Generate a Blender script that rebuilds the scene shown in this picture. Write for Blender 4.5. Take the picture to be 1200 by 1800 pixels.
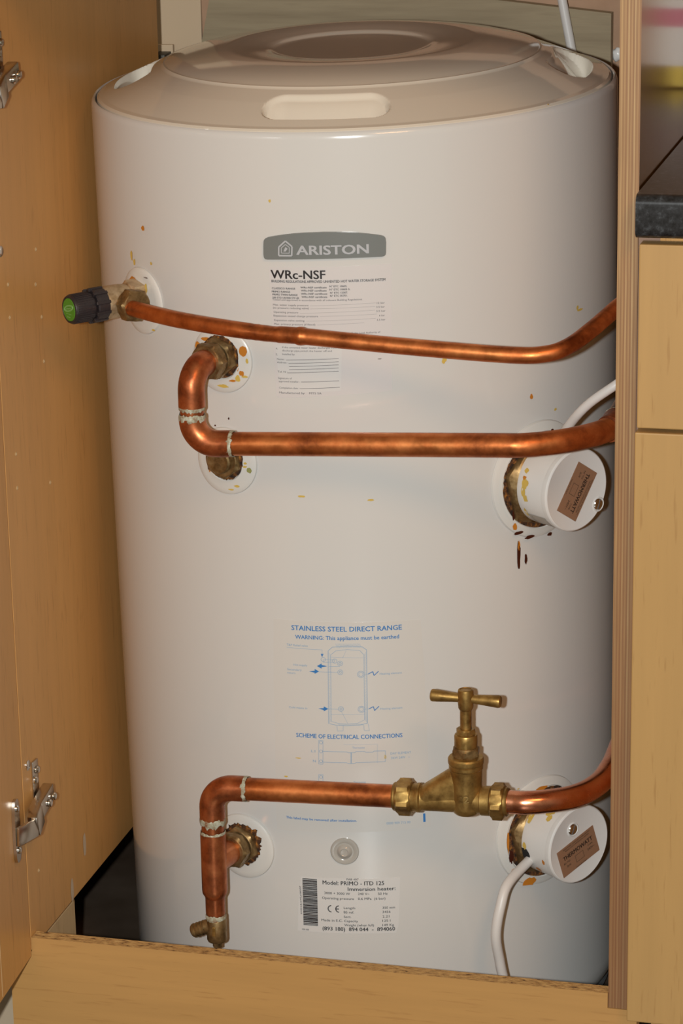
import bpy, bmesh, math, random
from mathutils import Matrix, Vector, Quaternion, noise
random.seed(4)
for o in list(bpy.data.objects): bpy.data.objects.remove(o)
S=bpy.context.scene; COL=S.collection
PI=math.pi
# ---------------------------------------------------------------- camera
cam=bpy.data.cameras.new('camera'); co=bpy.data.objects.new('camera',cam); COL.objects.link(co); S.camera=co
CAM=Vector((0.787329,-3.088432,1.631670))
FW=Vector((-0.30490907,0.88798574,-0.34425541)); RT=Vector((0.94978709,0.31018052,-0.04114042)); UP=RT.cross(FW)
m=Matrix((RT,UP,-FW)).transposed().to_4x4(); m.translation=CAM; co.matrix_world=m
cam.sensor_fit='VERTICAL'; cam.sensor_height=36; cam.lens=5772.54338020/1800*36; cam.shift_x=0.22438096; cam.shift_y=0.19403000
cam.clip_start=.05; cam.clip_end=50
# ---------------------------------------------------------------- light and exposure
S.view_settings.view_transform='Standard'; S.view_settings.look='None'; S.view_settings.gamma=1; S.view_settings.use_curve_mapping=False
S.view_settings.exposure=0
w=bpy.data.worlds.new('room_air'); S.world=w; w.use_nodes=True
w.node_tree.nodes['Background'].inputs[0].default_value=(1.0,.88,.62,1); w.node_tree.nodes['Background'].inputs[1].default_value=.19
def area(name,loc,target,size,power,col):
    l=bpy.data.lights.new(name,'AREA'); l.shape='DISK'; l.size=size; l.energy=power; l.color=col
    o=bpy.data.objects.new(name,l); COL.objects.link(o); o.location=loc
    o.rotation_euler=(Vector(target)-Vector(loc)).to_track_quat('-Z','Y').to_euler(); return o
area('camera_flash',CAM-RT*.125+UP*.0,(.1,-.25,.75),.045,60,(.955,1.0,1.0))
area('ceiling_lamp',(1.25,-2.1,2.5),(.1,-.3,.6),.7,12,(1.0,.52,.2))
# ---------------------------------------------------------------- helpers
def tag(o,label=None,cat=None,group=None,kind=None):
    if label: o['label']=label
    if cat: o['category']=cat
    if group: o['group']=group
    if kind: o['kind']=kind
    return o
def empty(name,M,label,cat,group=None):
    o=bpy.data.objects.new(name,None); COL.objects.link(o); o.empty_display_size=.02
    o.matrix_world=M if isinstance(M,Matrix) else Matrix.Translation(M)
    return tag(o,label,cat,group)
class MB:
    def __init__(s): s.v=[]; s.f=[]; s.mi=[]; s.cm=0
    def add(s,vs,fs):
        n=len(s.v); s.v+=[tuple(q) for q in vs]; s.f+=[tuple(i+n for i in f) for f in fs]; s.mi+=[s.cm]*len(fs); return s
    def box(s,a,b,M=None,bev=0):
        bm=bmesh.new(); bmesh.ops.create_cube(bm,size=1)
        for v in bm.verts: v.co=Vector([a[i]+(v.co[i]+.5)*(b[i]-a[i]) for i in range(3)])
        if bev: bmesh.ops.bevel(bm,geom=list(bm.edges),offset=bev,segments=2,affect='EDGES',profile=.5)
        if M:
            for v in bm.verts: v.co=M@v.co
        bm.verts.index_update(); s.add([v.co for v in bm.verts],[[v.index for v in f.verts] for f in bm.faces]); bm.free(); return s
    def lathe(s,prof,n=48,M=None,cap=True,shape=None):
        vs=[];fs=[]
        for r,h in prof:
            for k in range(n):
                t=2*PI*k/n; rr=r*(shape(t) if shape else 1); p=Vector((rr*math.cos(t),rr*math.sin(t),h)); vs.append(M@p if M else p)
        for j in range(len(prof)-1):
            for k in range(n):
                a=j*n+k;b=j*n+(k+1)%n; fs.append((a,b,b+n,a+n))
        if cap:
            fs.append(tuple(range(n))[::-1]); L=(len(prof)-1)*n; fs.append(tuple(range(L,L+n)))
        return s.add(vs,fs)
    def tube(s,pts,rad,n=24,cap=True,wob=0,sq=None):
        pts=[Vector(p) for p in pts]; N=len(pts)
        T=[(pts[min(i+1,N-1)]-pts[max(i-1,0)]).normalized() for i in range(N)]
        u=T[0].orthogonal().normalized(); vs=[];fs=[]
        for i in range(N):
            if i: u=(T[i-1].rotation_difference(T[i])@u); u=(u-T[i]*u.dot(T[i])).normalized()
            v=T[i].cross(u); r=rad[i] if isinstance(rad,(list,tuple)) else rad
            for k in range(n):
                t=2*PI*k/n; rr=r*(1+wob*noise.noise(Vector((k*.9,i*.8,r*900))))
                vs.append(pts[i]+(u*math.cos(t)+v*math.sin(t))*rr)
        for i in range(N-1):
            for k in range(n):
                a=i*n+k;b=i*n+(k+1)%n; fs.append((a,b,b+n,a+n))
        if cap: fs.append(tuple(range(n))[::-1]); L=(N-1)*n; fs.append(tuple(range(L,L+n)))
        return s.add(vs,fs)
    def hexnut(s,r,h0,h1,M,ch=.15,bore=None):
        # hexagonal prism with chamfered corners along local z (r = across flats / 2)
        def hx(t):
            q=(t+PI/6)%(PI/3)-PI/6; return 1/math.cos(q)
        L=h1-h0; R=r*1.155
        prof=[(.80,0),(.95,.0),(1.0,ch*.35),(1.155,ch),(1.155,1-ch),(1.0,1-ch*.35),(.95,1.),(.80,1.)]
        vs=[];fs=[];n=72
        for c,h in prof:
            for k in range(n):
                t=2*PI*k/n; rr=min(r*hx(t),r*c); vs.append(M@Vector((rr*math.cos(t),rr*math.sin(t),h0+h*L)))
        for j in range(len(prof)-1):
            for k in range(n):
                a=j*n+k;b=j*n+(k+1)%n; fs.append((a,b,b+n,a+n))
        fs.append(tuple(range(n))[::-1]); q=(len(prof)-1)*n; fs.append(tuple(range(q,q+n)))
        return s.add(vs,fs)
    def build(s,name,mats,parent=None,smooth=35,label=None):
        me=bpy.data.meshes.new(name); me.from_pydata(s.v,[],s.f); 
        if not isinstance(mats,(list,tuple)): mats=[mats]
        for q in mats: me.materials.append(q)
        for p,i in zip(me.polygons,s.mi): p.material_index=i
        bm=bmesh.new(); bm.from_mesh(me); bmesh.ops.recalc_face_normals(bm,faces=bm.faces); bm.to_mesh(me); bm.free()
        if smooth: me.shade_smooth(); me.set_sharp_from_angle(angle=math.radians(smooth))
        o=bpy.data.objects.new(name,me); COL.objects.link(o)
        if parent: o.parent=parent
        if label: o['label']=label
        return o
def fillet(pts,R,n=8):
    pts=[Vector(p) for p in pts]; out=[pts[0]]
    for i in range(1,len(pts)-1):
        r=R[i-1] if isinstance(R,(list,tuple)) else R
        a=(pts[i-1]-pts[i]).normalized(); b=(pts[i+1]-pts[i]).normalized(); ang=a.angle(b); 
        if r<=0 or ang>PI-.01: out.append(pts[i]); continue
        d=r/math.tan(ang/2); d=min(d,.49*(pts[i-1]-pts[i]).length if i>1 else .98*(pts[i-1]-pts[i]).length,(pts[i+1]-pts[i]).length*(.49 if i<len(pts)-2 else .98)); r=d*math.tan(ang/2)
        bis=(a+b).normalized(); c=pts[i]+bis*(r/math.sin(ang/2)); p0=pts[i]+a*d; p1=pts[i]+b*d; v0=p0-c; v1=p1-c
        q=v0.rotation_difference(v1)
        for k in range(n+1): out.append(c+Quaternion().slerp(q,k/n)@v0)
    out.append(pts[-1]); return out
def resample(pts,step):
    out=[pts[0]]
    for a,b in zip(pts[:-1],pts[1:]):
        n=max(1,int((b-a).length/step))
        for k in range(1,n+1): out.append(a.lerp(b,k/n))
    return out
def spline(pts,n=8):
    P=[Vector(p) for p in pts]; P=[P[0]*2-P[1]]+P+[P[-1]*2-P[-2]]; out=[]
    for i in range(1,len(P)-2):
        for k in range(n):
            t=k/n; a,b,c,d=P[i-1:i+3]
            out.append(.5*((2*b)+(c-a)*t+(2*a-5*b+4*c-d)*t*t+(3*b-a-3*c+d)*t**3))
    out.append(P[-2]); return out
# ---------------------------------------------------------------- materials
def mat(name,base,rough=.5,metal=0,coat=0,spec=.5):
    m=bpy.data.materials.new(name); m.use_nodes=True; b=m.node_tree.nodes['Principled BSDF']
    b.inputs['Base Color'].default_value=(*base,1); b.inputs['Roughness'].default_value=rough; b.inputs['Metallic'].default_value=metal
    b.inputs['Coat Weight'].default_value=coat; b.inputs['Coat Roughness'].default_value=.06; b.inputs['Specular IOR Level'].default_value=spec
    return m
def nn(m,t,**k):
    n=m.node_tree.nodes.new(t)
    for a,b in k.items(): setattr(n,a,b)
    return n
def coords(m,scale=(1,1,1),kind='Object'):
    tc=nn(m,'ShaderNodeTexCoord'); mp=nn(m,'ShaderNodeMapping'); mp.inputs['Scale'].default_value=scale
    m.node_tree.links.new(tc.outputs[kind],mp.inputs[0]); return mp.outputs[0]
def noisetex(m,co_,scale,detail=4,rough=.6):
    n=nn(m,'ShaderNodeTexNoise'); n.inputs['Scale'].default_value=scale; n.inputs['Detail'].default_value=detail; n.inputs['Roughness'].default_value=rough
    m.node_tree.links.new(co_,n.inputs['Vector']); return n.outputs['Fac']
def ramp(m,fac,stops,interp='LINEAR'):
    r=nn(m,'ShaderNodeValToRGB'); e=r.color_ramp.elements; r.color_ramp.interpolation=interp
    while len(e)<len(stops): e.new(.5)
    for q,(p,c) in zip(e,stops): q.position=p; q.color=(*c,1) if len(c)==3 else c
    m.node_tree.links.new(fac,r.inputs[0]); return r.outputs[0]
def setc(m,out,inp='Base Color'): m.node_tree.links.new(out,m.node_tree.nodes['Principled BSDF'].inputs[inp])
def bump(m,h,strength=.1,dist=.001):
    b=nn(m,'ShaderNodeBump'); b.inputs['Strength'].default_value=strength; b.inputs['Distance'].default_value=dist
    m.node_tree.links.new(h,b.inputs['Height']); setc(m,b.outputs[0],'Normal')
def mixc(m,fac,a,b,mode='MIX'):
    x=nn(m,'ShaderNodeMix'); x.data_type='RGBA'; x.blend_type=mode
    L=m.node_tree.links
    if isinstance(fac,(int,float)): x.inputs[0].default_value=fac
    else: L.new(fac,x.inputs[0])
    for v,i in((a,6),(b,7)):
        if isinstance(v,tuple): x.inputs[i].default_value=(*v,1)
        else: L.new(v,x.inputs[i])
    return x.outputs[2]
def wood(name,grain,base,dark,rough=.38,var=.5):
    # beech-look laminate: long fine streaks and short darker flecks along the grain axis
    sc=[1,1,1]; m=mat(name,base,rough,coat=.0)
    s1=tuple(3 if i==grain else 60 for i in range(3)); s2=tuple(22 if i==grain else 260 for i in range(3)); s3=tuple(.8 if i==grain else 7 for i in range(3))
    a=noisetex(m,coords(m,s1),1,3); b=noisetex(m,coords(m,s2),1,2); c=noisetex(m,coords(m,s3),1,3)
    k=ramp(m,a,[(.3,base),(.75,tuple(x*.86 for x in base))]); 
    k2=mixc(m,ramp(m,b,[(.60,(0,0,0)),(.72,(var,)*3)]),k,dark)
    k3=mixc(m,ramp(m,c,[(.35,(0,0,0)),(.7,(.6,)*3)]),k2,tuple(x*.86 for x in base))
    setc(m,k3); bump(m,b,.08,.0004); return m
def lin(*c): return tuple(((x/255)/12.92 if x/255<.04045 else ((x/255+.055)/1.055)**2.4) for x in c)
M={}
M['enamel']=mat('white_enamel',(.66,.65,.625),.17,coat=.35)
_m=M['enamel']; bump(_m,noisetex(_m,coords(_m,(1,1,1)),9,2),.03,.004)
M['lid']=mat('white_gloss_plastic',(.78,.715,.60),.10,coat=.6); _m=M['lid']; bump(_m,noisetex(_m,coords(_m),14,2),.04,.003)
M['plastic']=mat('white_plastic',(.76,.74,.71),.3)
M['collar']=mat('translucent_white_plastic',(.69,.672,.63),.3)
M['beech']=wood('beech_laminate_upright',2,lin(216,162,96),lin(162,110,56),.36)
M['beech_front']=wood('beech_laminate_front',2,lin(196,156,98),lin(146,102,54),.42)
M['beech_across']=wood('beech_laminate_across',0,lin(200,153,92),lin(150,104,56),.42,.35)
M['wood_pale']=wood('pale_softwood',2,lin(205,175,130),lin(150,115,70),.6)
m=M['chip']=mat('raw_chipboard',(.3,.2,.1),.85)
a=noisetex(m,coords(m,(120,260,260)),1,4); setc(m,ramp(m,a,[(.33,lin(70,46,22)),(.40,lin(170,130,78)),(.6,lin(206,166,104)),(.75,lin(222,188,128))])); bump(m,a,.8,.002)
# plywood edge: veneer layers as bands across the panel thickness (x)
m=M['ply']=mat('plywood_edge',(.5,.35,.2),.5)
tc=coords(m,(1,1,1)); sx=nn(m,'ShaderNodeSeparateXYZ'); m.node_tree.links.new(tc,sx.inputs[0])
mr=nn(m,'ShaderNodeMapRange'); mr.inputs[1].default_value=.3133; mr.inputs[2].default_value=.3313; m.node_tree.links.new(sx.outputs[0],mr.inputs[0])
st=[];cols=[lin(172,134,88),lin(186,150,102),lin(162,124,82),lin(180,142,95),lin(156,116,76),lin(190,155,108),lin(160,122,82),lin(178,140,95),lin(154,116,78),lin(194,160,114),lin(160,122,82),lin(176,138,94),lin(154,116,80)]
bands=ramp(m,mr.outputs[0],[(i/len(cols),c) for i,c in enumerate(cols)],'CONSTANT')
g=noisetex(m,coords(m,(900,900,14)),1,3); bands=mixc(m,ramp(m,g,[(.35,(0,0,0)),(.7,(.55,)*3)]),bands,lin(130,92,60))
mz=nn(m,'ShaderNodeMapRange'); mz.inputs[1].default_value=1.0; mz.inputs[2].default_value=.45; m.node_tree.links.new(sx.outputs[2],mz.inputs[0])
bands=mixc(m,mz.outputs[0],bands,mixc(m,.55,bands,lin(122,78,50)))   # edge blends to a darker brown towards the bottom
setc(m,bands); bump(m,g,.15,.0006)
m=M['panel_gloss']=mat('brown_gloss_panel',lin(120,78,36),.22,coat=1.0); m.node_tree.nodes['Principled BSDF'].inputs['Coat IOR'].default_value=1.75; m.node_tree.nodes['Principled BSDF'].inputs['Coat Roughness'].default_value=.13
g=noisetex(m,coords(m,(40,160,5)),1,3); setc(m,ramp(m,g,[(.3,lin(116,74,24)),(.7,lin(92,58,20))])); bump(m,noisetex(m,coords(m,(30,420,30)),1,3),.25,.0008)
m=M['worktop']=mat('dark_granite_laminate',(.03,.03,.03),.28)
g=noisetex(m,coords(m),160,4,.7); setc(m,ramp(m,g,[(.35,lin(22,20,20)),(.55,lin(42,42,44)),(.75,lin(80,84,88))]))
m=M['board']=mat('weathered_plywood',(.3,.25,.2),.75)
g=noisetex(m,coords(m,(5,60,70)),1,4); setc(m,ramp(m,g,[(.3,lin(140,124,98)),(.6,lin(160,144,116)),(.8,lin(124,106,82))])); bump(m,g,.3,.001)
m=M['plaster']=mat('pinkish_plaster',(.35,.25,.18),.9)
g=noisetex(m,coords(m),14,5); setc(m,ramp(m,g,[(.3,lin(186,150,122)),(.7,lin(164,130,104))])); bump(m,g,.3,.002)
M['tanplaster']=mat('tan_plaster',lin(205,180,150),.9)
m=M['floor']=mat('dark_floor',lin(92,80,66),.35); g=noisetex(m,coords(m),8,5); setc(m,ramp(m,g,[(.3,lin(70,56,44)),(.7,lin(98,84,72))]))
M['gapshade']=mat('gap_shade_board',lin(60,46,34),.8)  # dark colour stands in for the shade under the adjoining unit
M['pale']=mat('pale_painted_board',lin(196,176,150),.6)
def metal(name,c1,c2,c3,rough,sc=28,streak=(1,1,1)):
    m=mat(name,c1,rough,1); a=noisetex(m,coords(m,streak),sc,5,.65)
    k=ramp(m,a,[(.32,c2),(.5,c1),(.70,c3)]); setc(m,k)
    r=ramp(m,noisetex(m,coords(m),sc*2.2,3),[(.3,(rough*.75,)*3),(.75,(min(1,rough*1.5),)*3)]); setc(m,r,'Roughness')
    bump(m,noisetex(m,coords(m),260,3),.06,.0005); return m
M['copper']=metal('aged_copper',lin(196,112,60),lin(136,72,38),lin(226,142,82),.38)
M['copper_dark']=metal('tarnished_copper',lin(178,100,60),lin(122,66,40),lin(204,128,80),.34,40)
M['copper_bright']=metal('bright_copper',lin(236,158,120),lin(212,128,92),lin(244,176,138),.24)
M['copper_grey']=metal('dusty_grey_copper',lin(150,120,104),lin(104,84,74),lin(176,150,134),.5,50)
M['brass']=metal('dull_brass',lin(166,132,74),lin(128,98,52),lin(190,156,92),.42,60)
M['brass_dark']=metal('tarnished_brass',lin(146,120,80),lin(108,84,52),lin(170,144,102),.44,90)
M['brass_pale']=metal('nickelled_brass',lin(196,174,140),lin(150,126,92),lin(220,200,168),.42,90)
for _k,_v in (('copper',.86),('copper_dark',.8),('brass',.82),('brass_dark',.8),('brass_pale',.75)): M[_k].node_tree.nodes['Principled BSDF'].inputs['Metallic'].default_value=_v
M['chrome']=mat('bright_zinc',(.72,.70,.66),.2,1)
M['nickel']=mat('nickel_hinge_steel',(.62,.56,.48),.24,1)
M['solder']=metal('solder_flux_residue',lin(170,170,148),lin(140,98,68),lin(218,218,204),.75,170)
m=M['solder']; m.node_tree.nodes['Principled BSDF'].inputs['Metallic'].default_value=.15
M['black']=mat('black_plastic',lin(44,38,40),.45)
_m=M['black']; bump(_m,noisetex(_m,coords(_m),260,3),.5,.001)
M['green']=mat('green_cap',lin(78,138,38),.4)
M['lime']=mat('pale_green_ink',lin(160,200,130),.5)
M['cable']=mat('white_cable_sheath',(.70,.67,.64),.4)
M['badge']=mat('grey_badge',lin(120,124,122),.3); M['badgeink']=mat('silver_ink',lin(182,184,188),.35)
M['sheet']=mat('label_film',(.665,.637,.625),.3); M['form']=mat('label_film_pale',(.68,.668,.65),.32); M['film']=mat('clear_film',(.652,.632,.597),.22)
M['ink']=mat('black_ink',lin(34,28,28),.5); M['greyink']=mat('grey_ink',lin(96,90,90),.5); M['faint']=mat('faint_grey_ink',lin(150,144,140),.5)
M['blue']=mat('blue_ink',lin(52,120,186),.5); M['paleblue']=mat('pale_blue_ink',lin(140,168,196),.5); M['hatch']=mat('hatched_blue',lin(164,182,200),.5)
M['brownplate']=mat('brown_rating_plate',lin(150,112,86),.4,0); M['plateink']=mat('dark_plate_ink',lin(48,34,28),.5)
M['mouldgrey']=mat('grey_plate',lin(168,160,148),.4)
M['rust0']=mat('orange_residue',lin(196,122,34),.6); M['rust1']=mat('yellow_residue',lin(208,176,84),.6); M['rust2']=mat('dark_brown_drip',lin(66,26,14),.35); M['rust3']=mat('grey_mark',lin(140,130,124),.6); M['rust4']=mat('green_residue',lin(150,150,90),.6)
m=M['foam']=mat('burnt_foam',lin(70,44,24),.9); g=noisetex(m,coords(m),200,4); setc(m,ramp(m,g,[(.4,lin(40,24,14)),(.55,lin(96,58,24)),(.7,lin(170,110,40))])); bump(m,g,1,.003)
M['gold']=mat('gold_tin',(.55,.38,.08),.35,1); M['tinwhite']=mat('white_tin_label',(.8,.76,.72),.3); M['tinpink']=mat('pink_tin_label',(.62,.2,.28),.3)
# ---------------------------------------------------------------- the tank frame
LX,LY,TZ,R0,ZB=-0.01219746,-0.00936095,1.10,.2525,.165
def axis(z): return Vector((LX*(z-TZ),LY*(z-TZ),z))
def Wp(th,z,r):
    t=math.radians(th); return axis(z)+Vector((r*math.sin(t),-r*math.cos(t),0))
def frame(th,z,r=R0):
    t=math.radians(th); X=Vector((math.cos(t),math.sin(t),0)); Z=Vector((math.sin(t),-math.cos(t),0)); Y=Vector((0,0,1))
    m=Matrix((X,Y,Z)).transposed().to_4x4(); m.translation=Wp(th,z,r); return m
def L(th,z,h=0):      # tank-local coordinates of a point on (or h above) the body
    t=math.radians(th); r=R0+h; return Vector((r*math.sin(t),-r*math.cos(t),z-ZB))
_tm=axis(ZB); TANKM=Vector((LX,LY,1)).normalized(); TANKM=Vector((0,0,1)).rotation_difference(TANKM).to_matrix().to_4x4(); TANKM.translation=_tm
_fc={}
def glyphs(s,bold):
    k=(s,bold)
    if k not in _fc:
        c=bpy.data.curves.new('t','FONT'); c.body=s; c.resolution_u=2 if len(s)>12 else 3;  c.size=1
        o=bpy.data.objects.new('t',c); COL.objects.link(o); dg=bpy.context.evaluated_depsgraph_get(); me=bpy.data.meshes.new_from_object(o.evaluated_get(dg))
        vs=[v.co.copy() for v in me.vertices]; fs=[tuple(p.vertices) for p in me.polygons]
        bpy.data.objects.remove(o); bpy.data.curves.remove(c); bpy.data.meshes.remove(me)
        if bold:   # heavier weight: the same glyphs struck several times, slightly apart
            n=len(vs); d=.0085*bold; v0,f0=vs,fs; vs=[];fs=[]
            for q,(dx,dy) in enumerate(((-d,-d*.5),(d,-d*.5),(-d,d*.5),(d,d*.5))): vs+=[v+Vector((dx,dy,q*.00004)) for v in v0]; fs+=[tuple(i+q*n for i in f) for f in f0]
        _fc[k]=(vs,fs)
    return _fc[k]
CAP=.70
def text_on_tank(mb,s,t0,t1,z,h,b,lift=.0006):
    vs,fs=glyphs(s,b); xs=[v.x for v in vs]; x0,x1=min(xs),max(xs)
    mb.add([L(t0+(v.x-x0)/(x1-x0)*(t1-t0),z+v.y*h/CAP,lift+v.z) for v in vs],fs)
def text_flat(mb,s,Mx,w,h,b=0,lift=.0003):   # centred on the local origin of Mx, running along local x
    vs,fs=glyphs(s,b); xs=[v.x for v in vs]; x0,x1=min(xs),max(xs)
    mb.add([Mx@Vector(((v.x-x0)/(x1-x0)*w-w/2,v.y*h/CAP-h/2,lift+v.z)) for v in vs],fs)
PXM=.00054
def line_on_tank(mb,pts,w,lift=.0006):
    w=w*PXM/2
    for (t0,z0),(t1,z1) in zip(pts[:-1],pts[1:]):
        du=math.radians(t1-t0)*R0; dz=z1-z0; l=math.hypot(du,dz) or 1e-9; nx,nz=-dz/l*w,du/l*w; n=max(1,int(abs(t1-t0)/1.5)); vs=[];fs=[]
        for k in range(n+1):
            f=k/n; t=t0+(t1-t0)*f; z=z0+dz*f; vs+=[L(t+math.degrees(nx/R0),z+nz,lift),L(t-math.degrees(nx/R0),z-nz,lift)]
        for k in range(n): fs.append((2*k,2*k+1,2*k+3,2*k+2))
        mb.add(vs,fs)
def poly_on_tank(mb,pts,lift,thick=0,step=.6):
    # fan of thin columns: keeps the sheet on the curved body
    ts=[p[0] for p in pts]; t0,t1=min(ts),max(ts); n=max(2,int((t1-t0)/step)); vs=[];fs=[]
    for k in range(n+1):
        t=t0+(t1-t0)*(k/n); t=min(max(t,t0+1e-4),t1-1e-4); zs=[]
        for (a,za),(b,zb) in zip(pts,pts[1:]+pts[:1]):
            if (a-t)*(b-t)<=0 and a!=b: zs.append(za+(zb-za)*(t-a)/(b-a))
        vs+=[L(t,min(zs),lift),L(t,max(zs),lift)]
        if thick: vs+=[L(t,min(zs),lift-thick),L(t,max(zs),lift-thick)]
    s=4 if thick else 2
    for k in range(n):
        a=k*s;b=a+s; fs.append((a,b,b+1,a+1))
        if thick: fs+=[(a,a+2,b+2,b),(a+1,b+1,b+3,a+3),(a+2,a+3,b+3,b+2)]
    if thick: fs+=[(0,1,3,2),(n*s,n*s+2,n*s+3,n*s+1)]
    mb.add(vs,fs)
# ---------------------------------------------------------------- print, label and residue positions on the tank (angle in degrees, height in m)
D_cert=[('WRc-NSF',-3.87,7.72,0.96753,0.0079,2.2),('BUILDING REGULATIONS APPROVED UNVENTED HOT WATER STORAGE SYSTEM',-3.72,19.96,0.96387,0.00231,1.5),('CLASSICO RANGE',-3.71,1.32,0.95752,0.00175,1.2),('WRc-NSF certificate',2.41,7.88,0.95875,0.00174,1.2),('N° ETC 10605.',8.48,12.11,0.9596,0.00174,1.2),('PRIMO RANGE',-3.74,0.21,0.95446,0.00175,1.2),('WRc-NSF certificate',2.51,7.86,0.9558,0.00174,1.2),('N° ETC 10605 S.',8.46,12.68,0.95669,0.00174,1.2),('PRIMO TWIN RANGE',-3.64,1.76,0.95169,0.00175,1.2),('WRc-NSF certificate',2.49,7.96,0.95285,0.00174,1.2),('N° ETC 12307.',8.55,12.19,0.95365,0.00174,1.2),('500 STD UK/500 STI UK',-3.66,2.1,0.9488,0.00175,1.2),('WRc-NSF certificate',2.58,7.94,0.94995,0.00174,1.2),('N° ETC 05701.',8.53,12.17,0.9508,0.00174,1.2),('Tested and approved in accordance with all relevant Building Regulations.',-3.69,15.18,0.94696,0.00169,0),('Max. water supply pressure',-3.6,3.96,0.94222,0.0017,0),('(to pressure reducing valve)',-3.63,4.06,0.93941,0.0017,0),('12 bar',18.08,19.72,0.94276,0.00158,0),('3.5 bar',17.94,19.7,0.93908,0.00158,0),('Operating pressure',-3.54,1.74,0.93541,0.0017,0),('3.5 bar',17.92,19.8,0.93527,0.00158,0),('Expansion vessel charge pressure',-3.57,5.91,0.932,0.0017,0),('6 bar',18.48,19.65,0.9311,0.00159,0),('Expansion valve setting',-3.48,3.01,0.92781,0.0017,0),('3.5 bar',17.99,19.75,0.92717,0.00159,0),('Max. primary pressure (if fitted)',-3.52,5.25,0.92425,0.0017,0),('Warning',-3.44,-0.95,0.9192,0.00182,1),('1.   Before making alterations to this system requiring approval,notify the Local Authority of',-3.1,18.61,0.91572,0.0017,0),('4.',-3.35,-2.97,0.90108,0.00172,0),('If this unvented water heater discharges from the',-1.98,10.54,0.9025,0.00171,0),('discharge pipe,switch the heater off and',-2.0,8.51,0.89946,0.00171,0),('5.',-3.4,-3.02,0.89554,0.00172,0),('Installed by',-2.03,0.68,0.89606,0.00172,0),('Name :',-3.19,-1.45,0.89118,0.00172,0),('Address :',-3.22,-0.86,0.88817,0.00172,0),('Tel. N :',-3.17,-1.06,0.87928,0.00173,0),('Signature of',-3.11,-0.12,0.87319,0.00173,0),('approved installer :',-3.01,1.57,0.87025,0.00173,0),('Completion date :',-2.94,1.39,0.86408,0.00173,0),('Manufactured by    MTS SA',-2.98,6.07,0.85947,0.00184,0)]
D_certl=[([(-1.2,0.8913),(9.88,0.89304)],0.7),([(-0.73,0.88816),(9.86,0.8901)],0.7),([(-0.64,0.88523),(9.84,0.88716)],0.7),([(-0.66,0.88226),(9.82,0.88421)],0.7),([(-1.06,0.87923),(9.8,0.88127)],0.7),([(1.81,0.87083),(9.85,0.87214)],0.7),([(1.51,0.86448),(9.92,0.86596)],0.7),([(4.32,0.94265),(17.85,0.94375)],0.35),([(4.3,0.93973),(17.72,0.9406)],0.35),([(2.1,0.93556),(17.7,0.93717)],0.35),([(6.27,0.93268),(18.02,0.93341)],0.35),([(3.37,0.92825),(17.76,0.92949)],0.35),([(5.61,0.92469),(15.4,0.92588)],0.35)]
D_dm=[('STAINLESS STEEL DIRECT RANGE',-2.32,21.47,0.62854,0.00488,1.6),('WARNING: This appliance must be earthed',-1.56,20.82,0.62001,0.00398,1.2),('SCHEME OF ELECTRICAL CONNECTIONS',-2.16,20.98,0.51998,0.00431,1.6),('This label may be removed after installation.',-5.28,10.59,0.43427,0.0025,1.5)]
D_dp=[('T&P Relief valve',-3.54,1.18,0.61229,0.00218,0),('Hot supply',-2.16,0.9,0.59269,0.00207,0),('Secondary',-3.63,-0.41,0.58761,0.00208,0),('return',-3.66,-1.84,0.58417,0.00208,0),('Cold mains in',-3.58,0.54,0.54908,0.00209,0),('Heating element',16.46,21.23,0.58445,0.00206,0),('Heating element',16.37,21.15,0.54909,0.00208,0),('L1',1.07,1.96,0.50524,0.00258,0),('N',1.37,2.01,0.49504,0.00259,0),('Thermostat',10.1,12.81,0.51004,0.00198,0),('DAY ELEMENT',18.3,22.75,0.50282,0.00233,0),('3KW 240V   ~',18.4,22.48,0.49817,0.00233,0),('Thermostat',10.11,12.83,0.47462,0.002,0),('0000 909 715 00',17.01,22.23,0.43069,0.0026,0)]
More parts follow.
